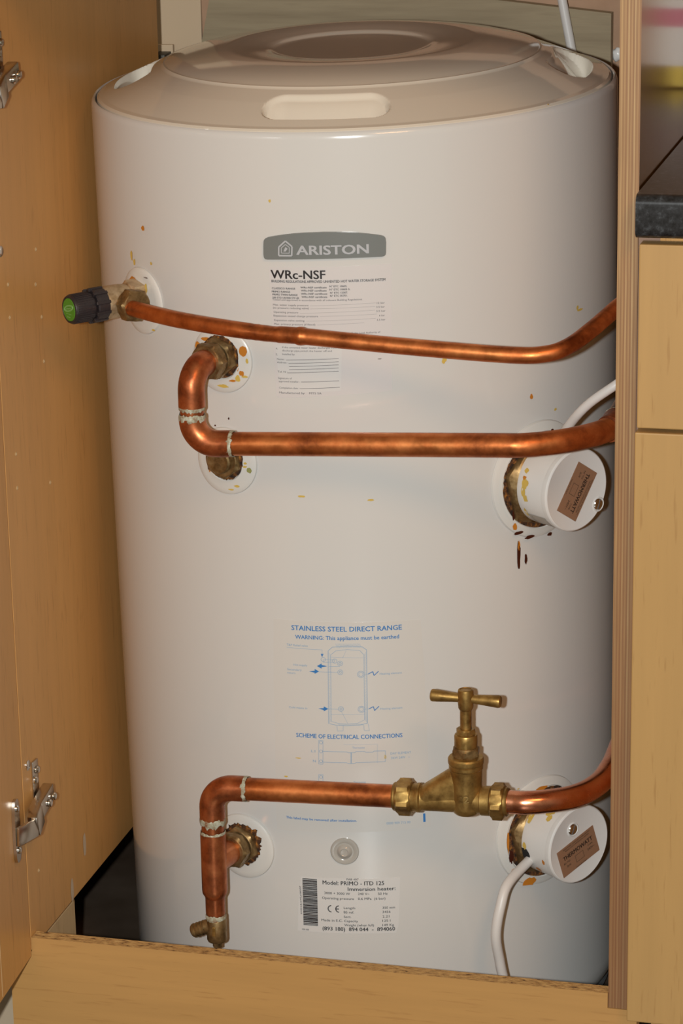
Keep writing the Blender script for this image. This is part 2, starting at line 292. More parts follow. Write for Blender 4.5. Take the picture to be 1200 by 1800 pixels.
D_dl=[([(-3.55,0.61057),(4.28,0.60998),(4.24,0.60483)],0.5),([(5.14,0.53528),(5.57,0.60906),(6.52,0.61291),(9.71,0.61414),(12.87,0.61317),(13.82,0.60999),(13.53,0.53586)],0.8),([(5.72,0.53771),(6.1,0.60514),(7.23,0.60928),(9.69,0.61061),(12.36,0.60949),(13.24,0.60489),(12.94,0.53937)],0.6),([(5.33,0.53532),(6.93,0.53383),(9.15,0.53349),(11.86,0.53417),(13.53,0.53586)],0.8),([(5.72,0.53771),(7.32,0.53563),(9.17,0.53523),(11.38,0.53591),(12.94,0.53937)],0.5),([(6.93,0.53325),(7.01,0.52804),(8.25,0.52818),(8.29,0.53342)],0.5),([(12.72,0.53416),(12.81,0.52835),(13.91,0.5283),(13.71,0.53527)],0.5),([(4.45,0.6003),(6.92,0.6001),(6.9,0.59781),(4.43,0.59743),(4.45,0.6003)],0.5),([(5.76,0.59336),(7.98,0.59363)],0.5),([(3.36,0.58775),(7.57,0.58757)],0.5),([(5.19,0.55036),(7.42,0.55012)],0.5),([(13.18,0.58545),(14.15,0.58539)],0.5),([(12.95,0.55007),(13.93,0.55031)],0.5),([(6.2,0.60287),(13.04,0.60204)],0.35),([(5.77,0.54467),(12.91,0.54515)],0.35),([(9.44,0.60946),(8.65,0.60199)],0.35),([(8.02,0.54788),(9.29,0.53582)],0.35),([(2.82,0.51788),(3.76,0.51782),(3.57,0.49351),(2.63,0.49355),(2.82,0.51788)],0.6),([(2.54,0.48266),(3.49,0.48263),(3.39,0.46936)],0.6),([(2.54,0.48266),(2.44,0.46909)],0.6),([(3.74,0.50684),(8.84,0.50669),(9.33,0.50586),(10.69,0.50605),(10.82,0.50711),(12.67,0.50711),(13.03,0.50623),(14.5,0.50615),(14.76,0.5073),(17.22,0.507)],0.8),([(3.65,0.49558),(8.77,0.49558),(9.25,0.49445),(10.61,0.49483),(10.74,0.49571),(17.15,0.49609)],0.7),([(17.22,0.507),(17.15,0.49592)],0.7),([(9.83,0.50618),(9.75,0.49507)],1.4),([(8.15,0.51421),(15.54,0.51421),(15.42,0.49497)],0.3),([(9.84,0.47161),(17.0,0.47162)],0.6)]
D_db=[[(3.03,0.59341),(4.05,0.59621),(4.04,0.59477),(5.27,0.59357),(4.02,0.59248),(4.01,0.59104)],[(3.43,0.58805),(2.51,0.59042),(2.49,0.5887),(1.23,0.58779),(2.48,0.58668),(2.47,0.58553)],[(5.19,0.55036),(4.21,0.55277),(4.2,0.55103),(3.01,0.55047),(4.19,0.549),(4.18,0.54784)],[(4.22,0.60254),(3.94,0.60592),(4.56,0.60604)]]
D_dz=[([(14.03,0.58568),(15.02,0.58789),(15.24,0.58386),(16.24,0.58804)],1.3),([(13.93,0.55031),(14.92,0.55254),(15.14,0.54847),(16.14,0.55269)],1.3),([(25.31,0.43954),(25.33,0.43065)],4)]
D_dc=[((8.06,0.5965),4.5),((8.06,0.5965),2),((8.06,0.58762),4.5),((8.06,0.58762),2),((7.92,0.55047),4.5),((7.92,0.55047),2),((12.45,0.58547),6),((12.45,0.58547),3.8),((12.33,0.55008),6),((12.33,0.55008),3.8),((4.45,0.6003),4),((6.91,0.59896),4),((3.3,0.51567),2.8),((3.23,0.5066),2.8),((3.15,0.49633),2.8),((3.03,0.48015),2.8)]
D_rt=[('FAB 407',7.91,10.54,0.37283,0.00193,0),('Model: PRIMO - ITD 125',2.53,16.13,0.36762,0.00421,1.4),('Immersion heater:',8.08,18.59,0.36176,0.00379,1.2),('3000 + 3000 W',2.84,8.56,0.35735,0.00254,0),('240 V~',10.31,12.82,0.35735,0.00253,0),('50 Hz',14.69,16.81,0.35721,0.00253,0),('Operating pressure',2.29,9.4,0.35207,0.00254,0),('0.6 MPa  (6 bar)',10.28,16.28,0.35211,0.00253,0),('Length',7.06,9.58,0.34225,0.00242,0),('350 mm',15.6,18.35,0.34226,0.00242,0),('BS ref.',7.03,9.3,0.33768,0.00243,0),('3456',15.57,17.32,0.3378,0.00242,0),('Sect.',7.0,8.64,0.33278,0.00243,0),('2.21',15.54,17.05,0.33297,0.00242,0),('Capacity',7.09,10.12,0.32835,0.00243,0),('125 l',15.51,17.27,0.32841,0.00242,0),('Weight (when full)',7.06,13.61,0.32399,0.00243,0),('149 Kg',15.49,18.0,0.32382,0.00243,0),('Made in E.C.',1.98,6.72,0.32835,0.00256,0),('(893 180)  894 044  -  894060',2.15,18.22,0.31881,0.00402,1.4),('000 000',-2.55,-0.96,0.31713,0.00153,0)]
D_badge=[('ARISTON',1.96,16.74,0.99058,0.00835,3)]
D_em=[(-1.75,0.9894),(-1.68,0.99728),(-0.22,1.00297),(1.12,0.99789),(0.99,0.9895)]
D_em2=[(-1.17,0.99185),(-1.13,0.99657),(-0.25,0.99983),(0.57,0.99704),(0.5,0.9918)]
D_em3=[(-0.74,0.99322),(-0.71,0.99584),(-0.27,0.99747),(0.2,0.99596),(0.15,0.99333)]
D_bp=[(-4.32,0.98527),(-4.75,0.98561),(-5.02,0.98723),(-5.08,0.99037),(-4.98,1.00089),(-4.86,1.00328),(-4.57,1.00464),(-4.13,1.00562),(-2.38,1.00722),(-0.54,1.00852),(1.52,1.00958),(3.67,1.01025),(7.8,1.0108),(10.14,1.01062),(12.46,1.0102),(14.55,1.00935),(16.51,1.00814),(18.25,1.0068),(19.29,1.00587),(19.81,1.00504),(20.1,1.00394),(20.23,1.00224),(20.25,0.99964),(20.19,0.99026),(20.09,0.98819),(19.82,0.987),(19.29,0.98653),(13.46,0.98664),(7.62,0.98643),(1.68,0.986)]
D_sheets={'cert': [(-4.26,0.97791),(21.35,0.97902),(20.89,0.86079),(-3.64,0.85515)],'form': [(-3.44,0.90477),(10.69,0.90716),(10.49,0.86272),(-3.23,0.85959)],'diag': [(-6.69,0.63839),(25.96,0.63676),(26.76,0.42469),(-7.53,0.42121)],'rate': [(-2.73,0.3734),(19.67,0.37459),(18.96,0.31614),(-3.62,0.31584)],'bar': [(-2.02,0.37254),(1.3,0.37273),(1.09,0.32175),(-2.24,0.32207)]}
D_spd=[((-36.34,1.00166),3,4,0),((-41.34,0.97281),2,8,1),((-40.31,0.96703),2,5,1),((-34.17,0.96964),1.5,3,1),((-3.45,1.03873),2,3,1),((31.94,0.88493),4,6,1),((52.89,0.83546),3,4,0),((60.0,0.81665),2.5,2,1),((69.0,0.90386),5,2,1),((68.1,0.90686),2,4,1),((15.61,0.75722),6,2,1),((1.03,0.76102),6,2,1),((-17.96,0.82418),1.5,1.5,2),((-15.01,0.83123),1.5,2,2),((18.35,0.89135),3,1,3),((-41.44,0.94874),6,7,0),((-36.47,0.94365),3,10,1),((-39.13,0.93898),7,4,1),((-37.51,0.93362),4,8,1),((-36.25,0.95469),4,1.5,3),((-34.58,0.90565),3,2,1),((-21.49,0.89878),5,9,0),((-19.29,0.90645),8,3,0),((-10.46,0.89787),6,9,0),((-9.62,0.889),2,5,1),((-11.83,0.88169),1.5,5,0),((-10.94,0.87716),4,5,0),((-11.94,0.87189),4,6,1),((-13.19,0.86919),6,2,0),((-15.49,0.86326),9,3,1),((-10.31,0.87416),6,2,1),((-19.83,0.78155),2.5,7,0),((-11.05,0.79072),3,2,1),((-10.17,0.78392),4,5,4),((-14.65,0.76342),5,1.5,1),((-11.22,0.78733),4,2,1),((-13.21,0.76752),5,2,1),((46.99,0.7263),2,10,2),((47.24,0.7149),4,6,0),((48.12,0.70801),9,3,2),((51.17,0.70142),9,3,2),((48.94,0.68364),2.8,26,2),((49.05,0.6937),2,9,0),((50.86,0.67854),2.6,10,2),((56.78,0.69838),4,3,2),((57.79,0.79931),2.5,3,2),((44.44,0.39649),2,22,0),((45.13,0.37956),4,14,2),((45.82,0.36374),5,6,0),((49.98,0.34827),11,8,0),((53.59,0.44242),10,4,0),((55.28,0.43682),16,2,2),((57.96,0.43413),9,3,2),((47.19,0.44935),2,1,1),((17.18,0.50059),1.6,4,1),((-1.81,0.4982),5,1,1),((-4.86,0.47798),3,1.5,1),((58.56,1.1041),1,1,1)]
D_f1=[(0.0024,0.0276),(0.0258,0.011),(-0.0018,-0.0305),(-0.0254,-0.0136),(0.0281,-0.0194)]
D_f2=[(-0.0304,-0.0012),(0.0175,0.0151),(0.0279,-0.0123),(-0.0195,-0.0294),(-0.0085,0.0182)]
# ================================================================ SETTING
def struct(name,mb,m,smooth=0): return tag(mb.build(name,m,None,smooth),kind='structure')
struct('floor',MB().box((-1.6,-2.6,.105),(2.2,.40,.165)),M['floor'])
struct('wall_back',MB().box((-1.6,.31,.165),(2.2,.40,2.5)),M['plaster'])
struct('wall_left',MB().box((-1.0,-.25,.165),(-.94,.31,.3)),M['gapshade'])
# ================================================================ TALL CABINET round the heater
XL,XP,YF,ZC=-.256,.3133,-.3235,.3015
cab=empty('tall_cabinet',(0.0286,-.32,ZC),'tall open beech cabinet housing the white water heater, hinges on its left side','cabinet')
def at(o,root): o.parent=root; o.matrix_parent_inverse=root.matrix_world.inverted(); return o
def wpart(mb,name,m,root,smooth=35,label=None):
    bpy.context.view_layer.update(); return at(mb.build(name,m,None,smooth,label),root)
wpart(MB().box((XL-.018,YF,ZC),(XL,.192,1.280),bev=.0006),'side_panel',M['beech'],cab,0)
q=MB().box((XP,YF,ZC-.0008),(XP+.018,.192,1.280))
for i,f in enumerate(q.f):
    c=sum((Vector(q.v[k]) for k in f),Vector())/len(f)
    if c.x>XP+.0175: q.mi[i]=1
    if c.x<XP+.0005: q.mi[i]=2
sp_=wpart(q,'side_panel',[M['ply'],M['panel_gloss'],M['beech']],cab,0,'right side panel with striped plywood front edge')
wpart(MB().box((XL,YF,1.262),(XP,.192,1.280)),'top_panel',M['beech_across'],cab,0)  # out of view; set low to block light from the upper back
# door, swung open on the left
hp=Vector((-.2546,-.3285,0)); dd=Vector((.0068,-.1095,0)).normalized(); dn=Vector((-dd.y,dd.x,0))  # dn points to +x side
if dn.x<0: dn=-dn
DM=Matrix((dd,dn,Vector((0,0,1)))).transposed().to_4x4(); DM.translation=hp
wpart(MB().box((0,-.018,.2972),(.596,0,1.280),DM,bev=.001),'door',M['beech'],cab,0)
# shelf pin holes, screws on the left panel
def pinM(y,z): return Matrix.Translation((XL,y,z))@Matrix.Rotation(PI/2,4,'Y')
for y,z in [(-.2115,.9763),(-.2170,.9439),(-.2912,.9607),(-.2914,.9296),(-.2045,.9095),(-.2043,.8661),(-.2940,.7992),(-.2036,.7453),(-.2955,.7664),(-.3014,.3103),(-.292,.3736)]:
    wpart(MB().lathe([(.0020,.0),(.0020,.0004),(.0014,.0005),(.0010,.0001)],16,pinM(y,z)),'pin_hole_ring',M['wood_pale'],cab)
for y,z in [(-.308,.4909),(-.3074,.9952)]:
    k=wpart(MB().lathe([(.0052,0),(.0052,.0010),(.004,.0018)],24,pinM(y,z)),'screw',M['chrome'],cab)
for y,z in [(-.1548,.3451),(-.1985,.3130)]:
    vs=[];n=14
    for k in range(n):
        t=2*PI*k/n; r=1+.35*noise.noise(Vector((k,y*40,3))); vs.append(Vector((XL+.0004,y+.0045*r*math.cos(t),z+.013*r*math.sin(t))))
    wpart(MB().add(vs,[tuple(range(n))]),'glue_mark',M['pale'],cab,0)
wpart(MB().box((.100,-.0002,.30),(.1007,.0004,.385),DM),'door_pale_line',M['wood_pale'],cab,0)  # thin pale strip on the door face
# hinges
def hinge(dy,dz):
    h0=Vector((0,dy,dz)); T=Matrix.Translation(h0)
    pl=MB()
    # mounting plate on the door
    n=16; vs=[]
    for k in range(n):
        t=2*PI*k/n; c,s=math.cos(t),math.sin(t); 
        vs.append((.0325+.0085*abs(c)**.6*(1 if c>0 else -1), .444+.0325*abs(s)**.5*(1 if s>0 else -1)))
    V=[DM@Vector((a,.0002,z))+h0 for a,z in vs]+[DM@Vector((a,.0032,z))+h0 for a,z in vs]
    pl.add(V,[tuple(range(n)),tuple(range(n,2*n))]+[(k,(k+1)%n,(k+1)%n+n,k+n) for k in range(n)])
    hg=wpart(pl,'hinge',M['nickel'],cab,30,'nickel concealed hinge')
    def sub(mb,name,m=M['nickel']):
        bpy.context.view_layer.update(); o=mb.build(name,m,None,30); o.parent=hg; o.matrix_parent_inverse=hg.matrix_world.inverted(); return o
    for z in (.424,.467):
        s=MB(); s.lathe([(.0036,.003),(.0036,.0042),(.0025,.0052),(.001,.0048)],16,T@DM@Matrix.Translation((.0325,0,z))@Matrix.Rotation(-PI/2,4,'X')); sub(s,'screw',M['chrome'])
    def bar(a,b,w,t,bev=.0006):
        a=Vector(a)+h0;b=Vector(b)+h0; d=(b-a); Z=d.normalized(); Y=Vector((0,0,1)); X=Y.cross(Z).normalized(); Y=Z.cross(X)
        m=Matrix((X,Y,Z)).transposed().to_4x4(); m.translation=a; return MB().box((-t/2,-w/2,0),(t/2,w/2,d.length),m,bev)
    sub(bar((-.2475,-.368,.440),(-.2400,-.3330,.4380),.0185,.0040),'link_arm')
    sub(bar((-.2425,-.3360,.4385),(-.2440,-.3160,.446),.0240,.011,.002),'knuckle')
    arm=bar((-.2455,-.326,.4450),(-.2475,-.2745,.4520),.0185,.0115,.0018); sub(arm,'arm_channel')
    sub(bar((-.2552,-.2985,.4700),(-.2545,-.2850,.4700),.0400,.0024,.0008),'wing_plate')
    for y,z,x in ((-.2905,.4800,-.2535),(-.2965,.4715,-.2535),(-.2950,.4478,-.2405),(-.2820,.4500,-.2405)):
        s=MB(); s.lathe([(.0040,0),(.0040,.0016),(.003,.0028),(.001,.0024)],16,T@Matrix.Translation((x,y,z))@Matrix.Rotation(PI/2,4,'Y')); sub(s,'screw',M['chrome'])
hinge(0,0); hinge(.0045,.7015)
# plinth
q=MB(); n=60; x0,x1,y0,y1,zt=-.279,.3400,-.324,-.308,.3156
q.box((XL+.0005,y0,.166),(XP-.0005,y1,zt-.0002)); q.box((x0,y0,.166),(XL+.0005,y1,.3004)); q.box((XP-.0005,y0,.166),(x1,y1,.3002))
for i,f in enumerate(q.f):
    c=sum((Vector(q.v[k]) for k in f),Vector())/4
    if c.z>zt-.002: q.mi[i]=1
# clear of the side panels, which stand in front of it where they overlap
pl=tag(q.build('plinth_board',[M['beech_across'],M['chip']],None,0),'long beech laminate plinth board with raw chipboard top edge, below the tank','plinth')
pl.location.y=.0
tag(MB().box((-.90,-.262,.166),(-.300,-.246,.2990)).build('side_plinth',M['pale'],None,0),'pale plinth glimpsed at the bottom left corner, left of the beech plinth','plinth')
tag(MB().box((-.284,-.300,.166),(-.262,-.174,.2935),bev=.002).build('timber_block',M['wood_pale'],None,0),'short pale timber block under the left cabinet side, behind the plinth','block')
tag(MB().box((-.93,-.30,.3015),(-.276,.30,.3185)).build('light_blocking_panel',M['gapshade'],None,0),'unseen light-blocking board, added beyond the left panel','board')  # added out of view to keep light out of the gap below
# ================================================================ back board, bits
V=[(-.32,.293,.70),(-.2405,.293,1.086),(-.2220,.293,1.170),(.1985,.293,1.1235),(.1985,.293,.70)]
B=[(x,.305,z) for x,y,z in V]; n=len(V)
tag(MB().add(V+B,[tuple(range(n)),tuple(range(n,2*n))]+[(k,(k+1)%n,(k+1)%n+n,k+n) for k in range(n)]).build('back_board',M['board'],None,0),'grey weathered plywood sheet leaning on the wall behind the tank','board')
tag(MB().box((-.42,.3055,.9),(-.243,.3098,1.30)).build('plaster_board',M['tanplaster'],None,0),'tan board strip in the upper left corner behind the tank','board')
bk=empty('pipe_bracket',(-.2803,.29,1.0745),'small dark metal bracket on the wall at the upper left of the tank','bracket')
wpart(MB().box((-.2875,.268,1.0735),(-.2735,.297,1.0810),bev=.0008),'bracket_arm',mat('dark_steel',lin(70,66,60),.5,.6),bk)
wpart(MB().box((-.2895,.292,1.066),(-.2715,.2968,1.0880),bev=.0008),'back_plate',M['tanplaster'],bk)
vs=[];fs=[]
b=bmesh.new(); bmesh.ops.create_icosphere(b,subdivisions=3,radius=1)
for v in b.verts:
    n_=1+.35*noise.noise(v.co*1.7+Vector((3,1,0))); v.co=Vector((.2025+v.co.x*.006*n_,.3085+v.co.y*.004,1.0795+v.co.z*.007*n_))
b.verts.index_update(); q=MB().add([v.co for v in b.verts],[[v.index for v in f.verts] for f in b.faces]); b.free()
tag(q.build('plaster_blob',M['plastic'],None,60),'small white filler blob on the wall, right behind the tank lid','filler')
# ================================================================ neighbouring base unit with worktop
un=empty('base_unit',(.62,-.32,.2979),'beech-fronted kitchen base unit right of the heater, under the dark worktop','cabinet')
wpart(MB().box((.3318,-.3240,.2979),(.3500,.25,1.0290)),'side_panel',mat('unit_edge',lin(150,118,98),.5),un,0)
wpart(MB().box((.3500,-.3235,.2979),(.94,.25,.3160)),'base_panel',M['beech'],un,0)
wpart(MB().box((.3500,-.3235,1.010),(.94,-.24,1.0290)),'front_rail',M['beech'],un,0)
wpart(MB().box((.9400,-.3235,.2979),(.958,.25,1.0290)),'side_panel',M['beech'],un,0)
wpart(MB().box((.3352,-.3430,.8645),(.9290,-.3250,1.0255),bev=.0012),'drawer',M['beech_front'],un,0)
wpart(MB().box((.3336,-.3430,.2979),(.9290,-.3250,.8605),bev=.0012),'door',M['beech_front'],un,0)
wpart(MB().box((.345,-.27,.166),(.94,-.25,.2970)),'plinth',M['beech_across'],un,0)
# worktop with rolled front edge
pr=[]
zt,zb_,yfw,rr=1.0690,1.0315,-.3505,.008
for k in range(9): t=PI/2*k/8; pr.append((yfw+rr-rr*math.cos(t+0)*1.0,zt-rr+rr*math.sin(t)))
low=[]
for k in range(9): t=PI/2*k/8; low.append((yfw+rr-rr*math.sin(t),zb_+rr-rr*math.cos(t)))
loop=low+pr+[(.309,zt),(.309,zb_)]
V=[(.3328,y,z) for y,z in loop]+[(1.5,y,z) for y,z in loop]; n=len(loop)
tag(MB().add(V,[tuple(range(n)),tuple(range(n,2*n))]+[(k,(k+1)%n,(k+1)%n+n,k+n) for k in range(n)]).build('worktop',M['worktop'],None,30),'dark granite-look worktop with rounded front edge, at the right edge','worktop')
tn=empty('gold_tin',(.378,.20,1.0692),'gold-based tin with white and pink bands, seen reflected in the glossy brown panel','tin')
tb=Matrix.Translation((.378,.20,1.0692))
wpart(MB().lathe([(.029,0),(.031,.002),(.031,.022)],48,tb),'gold_base',M['gold'],tn)
wpart(MB().lathe([(.0312,.022),(.0312,.060)],48,tb),'white_band',M['tinwhite'],tn)
wpart(MB().lathe([(.0312,.060),(.0312,.078)],48,tb),'pink_band',M['tinpink'],tn)
wpart(MB().lathe([(.0312,.078),(.0312,.120),(.028,.123)],48,tb),'lid',M['tinwhite'],tn)
# ================================================================ WATER HEATER
tank=empty('water_heater',TANKM,'large white enamel hot water cylinder standing in the cabinet','water heater')
z=lambda v:v-ZB
MB().lathe([(.001,z(.181)),(.236,z(.181)),(.245,z(.184)),(.2495,z(.192)),(.2515,z(.200)),(.2525,z(.21)),(.2525,z(1.0935)),(.2522,z(1.0965)),(.2512,z(1.0992)),(.2497,z(1.1005)),(.2485,z(1.0995)),(.2480,z(1.090)),(.001,z(1.090))],256).build('body',M['enamel'],tank,40)
MB().lathe([(.215,.001),(.240,.001),(.243,z(.172)),(.242,z(.1805)),(.20,z(.1805))],96).build('foot_ring',mat('grey_foot_plastic',lin(120,122,124),.4),tank,30)
# lid: radial profile + four scooped hand holds
def lidz(r):
    P=[(0,1.1345),(.070,1.1348),(.0745,1.1352),(.080,1.1372),(.10,1.1392),(.118,1.1402),(.124,1.1398),(.135,1.1388),(.165,1.1335),(.1795,1.1290),(.1812,1.1290),(.184,1.1268),(.205,1.1185),(.240,1.1035),(.2445,1.1022),(.2466,1.1003),(.2474,1.0970)]
    for (a,za),(b,zb) in zip(P[:-1],P[1:]):
        if r<=b: return za+(zb-za)*(r-a)/(b-a)
    return P[-1][1]
rs=[0.002,.03,.055,.066,.070,.0725,.0745,.077,.080,.085,.092,.10,.108,.114,.118,.121,.124,.129,.135,.15,.165,.174,.1785,.1795,.1803,.1812,.1822]+[.184+.0008*i for i in range(74)]+[.2435,.2445,.2455,.2462,.2466,.2470,.2472,.2474]
NT=900; vs=[];fs=[]
def sm(a,b,x): x=min(1,max(0,(x-a)/(b-a))); return x*x*(3-2*x)
for r in rs:
    for k in range(NT):
        t=2*PI*k/NT; zz=lidz(r)
        for c in (7.6,97.6,187.6,277.6):
            u=((math.degrees(t)-c+180)%360-180)*PI/180*.212
            if abs(u)<.075 and .186<r<.240:
                # rounded slot in plan, sloping floor that is deepest by the outer lip
                hu,hr=.0590,.0190; rc=.2105; dx=max(abs(u)-(hu-hr),0); dr=abs(r-rc); d=math.hypot(dx,dr)-hr
                e=sm(0,.0040,-d); depth=.004+.020*sm(rc-hr,rc+hr*.8,r)
                side=sm(0,.020,hu-abs(u)); zz-=e*depth*(.35+.65*side)
        vs.append((r*math.sin(t),-r*math.cos(t),z(zz)))
for j in range(len(rs)-1):
    for k in range(NT):
        a=j*NT+k;b_=j*NT+(k+1)%NT; fs.append((a,b_,b_+NT,a+NT))
fs.append(tuple(range(NT)))
MB().add(vs,fs).build('lid',M['lid'],tank,24)
# collars round the ports (white plastic rosettes following the body)
def collar(th,zc,r,rin,name='port_collar',hh=.0035):
    prof=[(rin,.0004),(rin,hh*.9),(rin+.0015,hh*1.25),(rin+.004,hh*1.1),(r*.80,hh*1.0),(r*.93,hh*.85),(r*.985,hh*.55),(r,.0002)]
    n=72; vs=[];fs=[]
    for q,h in prof:
        for k in range(n):
            t=2*PI*k/n; vs.append(L(th+math.degrees(q*math.cos(t)/R0),zc+q*math.sin(t),h))
    for j in range(len(prof)-1):
        for k in range(n):
            a=j*n+k;b_=j*n+(k+1)%n; fs.append((a,b_,b_+n,a+n))
    return MB().add(vs,fs).build(name,M['collar'],tank,30)
collar(-39.3,.9300,.0320,.0135); collar(-16.0,.8880,.0320,.0175); collar(-16.0,.7900,.0325,.0175); collar(-16.0,.3980,.0335,.0175)
collar(55,.754,.0565,.0455,hh=.004); collar(54.7,.396,.0560,.0455,hh=.004)
# knock-out button
kb=Matrix.Translation(L(7.7,.4035))@Matrix.Rotation(math.radians(7.7),4,'Z')@Matrix.Rotation(PI/2,4,'X')
q=MB().lathe([(.0138,0),(.0138,.0012),(.013,.0020),(.0105,.0022),(.0088,.0014),(.0075,.0016),(.0062,.0034),(.004,.0046),(.0032,.0040),(.0006,.0038)],48,kb)
ko=q.build('blanking_button',mat('clear_grey_plastic',lin(176,172,164),.16,coat=.8),tank,30,'clear grey round plug')
# residue
for i,(p,rx,ry,c) in enumerate(D_spd):
    n=16; vs=[]
    for k in range(n):
        t=2*PI*k/n; r=1+.45*noise.noise(Vector((math.cos(t)*1.6,math.sin(t)*1.6,i*3.1))); 
        on=p[0]<-30 or (p[0]>-25 and p[0]<-7 and (p[1]>.855 or .757<p[1]<.83)) or (p[0]>40 and (.698<p[1]<.81 or .34<p[1]<.453))
        vs.append(L(p[0]+math.degrees(rx*PXM/math.cos(math.radians(p[0]-14))*r*math.cos(t)/R0),p[1]+ry*PXM*r*math.sin(t),.0051 if on and p[0]>40 else .0042 if on else .0005))
    MB().add(vs,[tuple(range(n))]).build('residue_spot',M['rust%d'%c],tank,0)
# badge
q=MB(); poly_on_tank(q,D_bp,.0030,.0030,.08); bd=q.build('badge',M['badge'],tank,30,'grey arched name badge')
q=MB(); [text_on_tank(q,*a,lift=.0034) for a in D_badge]
for pts,w_ in((D_em,2.6),(D_em2,1.3)): line_on_tank(q,pts+pts[:1],w_,.0034)
poly_on_tank(q,D_em3,.0034); q.build('lettering',M['badgeink'],bd,0)
# certificate sheet
q=MB(); poly_on_tank(q,D_sheets['cert'],.0002,.0002); sh=q.build('certificate_label',M['sheet'],tank,0,'pinkish film label printed in black')
q=MB(); poly_on_tank(q,D_sheets['form'],.00035); q.build('form_panel',M['form'],sh,0)
q=MB(); [text_on_tank(q,*a) for a in D_cert[:14]]; q.build('bold_print',M['ink'],sh,0)
q=MB(); [text_on_tank(q,*a) for a in D_cert[14:]]; [line_on_tank(q,a,w_) for a,w_ in D_certl[:7]]; q.build('fine_print',M['greyink'],sh,0)
q=MB(); [line_on_tank(q,a,w_) for a,w_ in D_certl[7:]]; q.build('dotted_rules',M['faint'],sh,0)
# diagram sheet
q=MB(); poly_on_tank(q,D_sheets['diag'],.0002,.0002); dg_=q.build('diagram_label',M['film'],tank,0,'clear film label with blue diagram')
q=MB(); [text_on_tank(q,*a) for a in D_dm]; [line_on_tank(q,a,w_) for a,w_ in D_dz]
for a in D_db:
    if len(a)>3:   # straight arrow: head triangle and tapering shaft
        tip,c1,n1,tail,n2,c2=a; q.add([L(*v,.0007) for v in (tip,c1,c2)],[(0,1,2)]); q.add([L(*v,.0007) for v in (n1,tail,n2)],[(0,1,2)])
    else: q.add([L(*v,.0007) for v in a],[(0,1,2)])
tag(q.build('blue_print',M['blue'],dg_,0),kind='stuff')
q=MB(); [text_on_tank(q,*a) for a in D_dp]; [line_on_tank(q,a,w_,.0007) for a,w_ in D_dl]
for (t,zc),r in D_dc:
    pts=[(t+math.degrees(r*PXM*math.cos(2*PI*k/18)/R0),zc+r*PXM*math.sin(2*PI*k/18)) for k in range(19)]; line_on_tank(q,pts,.7)
tag(q.build('pale_print',M['paleblue'],dg_,0),kind='stuff')
q=MB(); o_=D_dl[1][0]; i_=D_dl[2][0]
# hatched wall of the drawn cylinder: short diagonal strokes between outer and inner outline
for side in (0,1):
    (ta,za),(tb_,zb2)=(o_[0],o_[1]) if side==0 else (o_[-1],o_[-2]); (tc_,zc_),(td,zd)=(i_[0],i_[1]) if side==0 else (i_[-1],i_[-2])
    N=44
    for k in range(N):
        f=k/N; line_on_tank(q,[(ta+(tb_-ta)*f,za+(zb2-za)*f),(tc_+(td-tc_)*min(1,f+.02),zc_+(zd-zc_)*min(1,f+.02))],.45)
for k in range(20):
    f=k/19; a=o_[2+int(f*2.99)]; t=i_[2][0]+(i_[4][0]-i_[2][0])*f; line_on_tank(q,[(t,.6165 if 1 else 0),(t+.35,.6120)],.45); line_on_tank(q,[(t,D_dl[4][0][1][1]-.0002),(t+.35,D_dl[3][0][1][1])],.45)
q.build('hatching',M['hatch'],dg_,0)
# rating sheet
q=MB(); poly_on_tank(q,D_sheets['rate'],.0002,.0002); rs_=q.build('rating_label',M['form'],tank,0,'pale rating label with barcode')
q=MB(); [text_on_tank(q,*a) for a in D_rt]
(t0,z0),(t1,_),_,(t3,z3)=D_sheets['bar']; z_=z0
while z_>z3+.0006:
    h=random.choice([.00035,.0006,.0009,.0012]); h=min(h,z_-z3); f=(z0-z_)/(z0-z3); line_on_tank(q,[(t0+(t3-t0)*f*.7,z_-h/2),(t1+(t3-t0)*f*.7,z_-h/2)],h/PXM,.0006); z_-=h+random.choice([.00025,.0003,.0005])
vs_,fs_=glyphs('2008072637894044',0); xs=[v.x for v in vs_]; W_=max(xs)-min(xs); H_=(z0-z3)*.60
q.add([L(t0-.75+math.degrees((v.y*.0016/CAP)/R0),z0-.0085-(v.x-min(xs))/W_*H_,.0006) for v in vs_],fs_)
for cx,mid in ((-.95,0),(.75,1)):
    tc_=D_rt[18][1]+2.0+cx*1.15 if 0 else 5.25+cx*1.0; zc=.3420
    pts=[(tc_+math.degrees(.0032*math.cos(a)/R0),zc+.0034*math.sin(a)) for a in [PI*.5+PI*k/10 for k in range(11)]]; line_on_tank(q,pts,1.7)
    if mid: line_on_tank(q,[(tc_+math.degrees(-.0030/R0),zc),(tc_,zc)],1.5)
q.build('print',M['ink'],rs_,0)
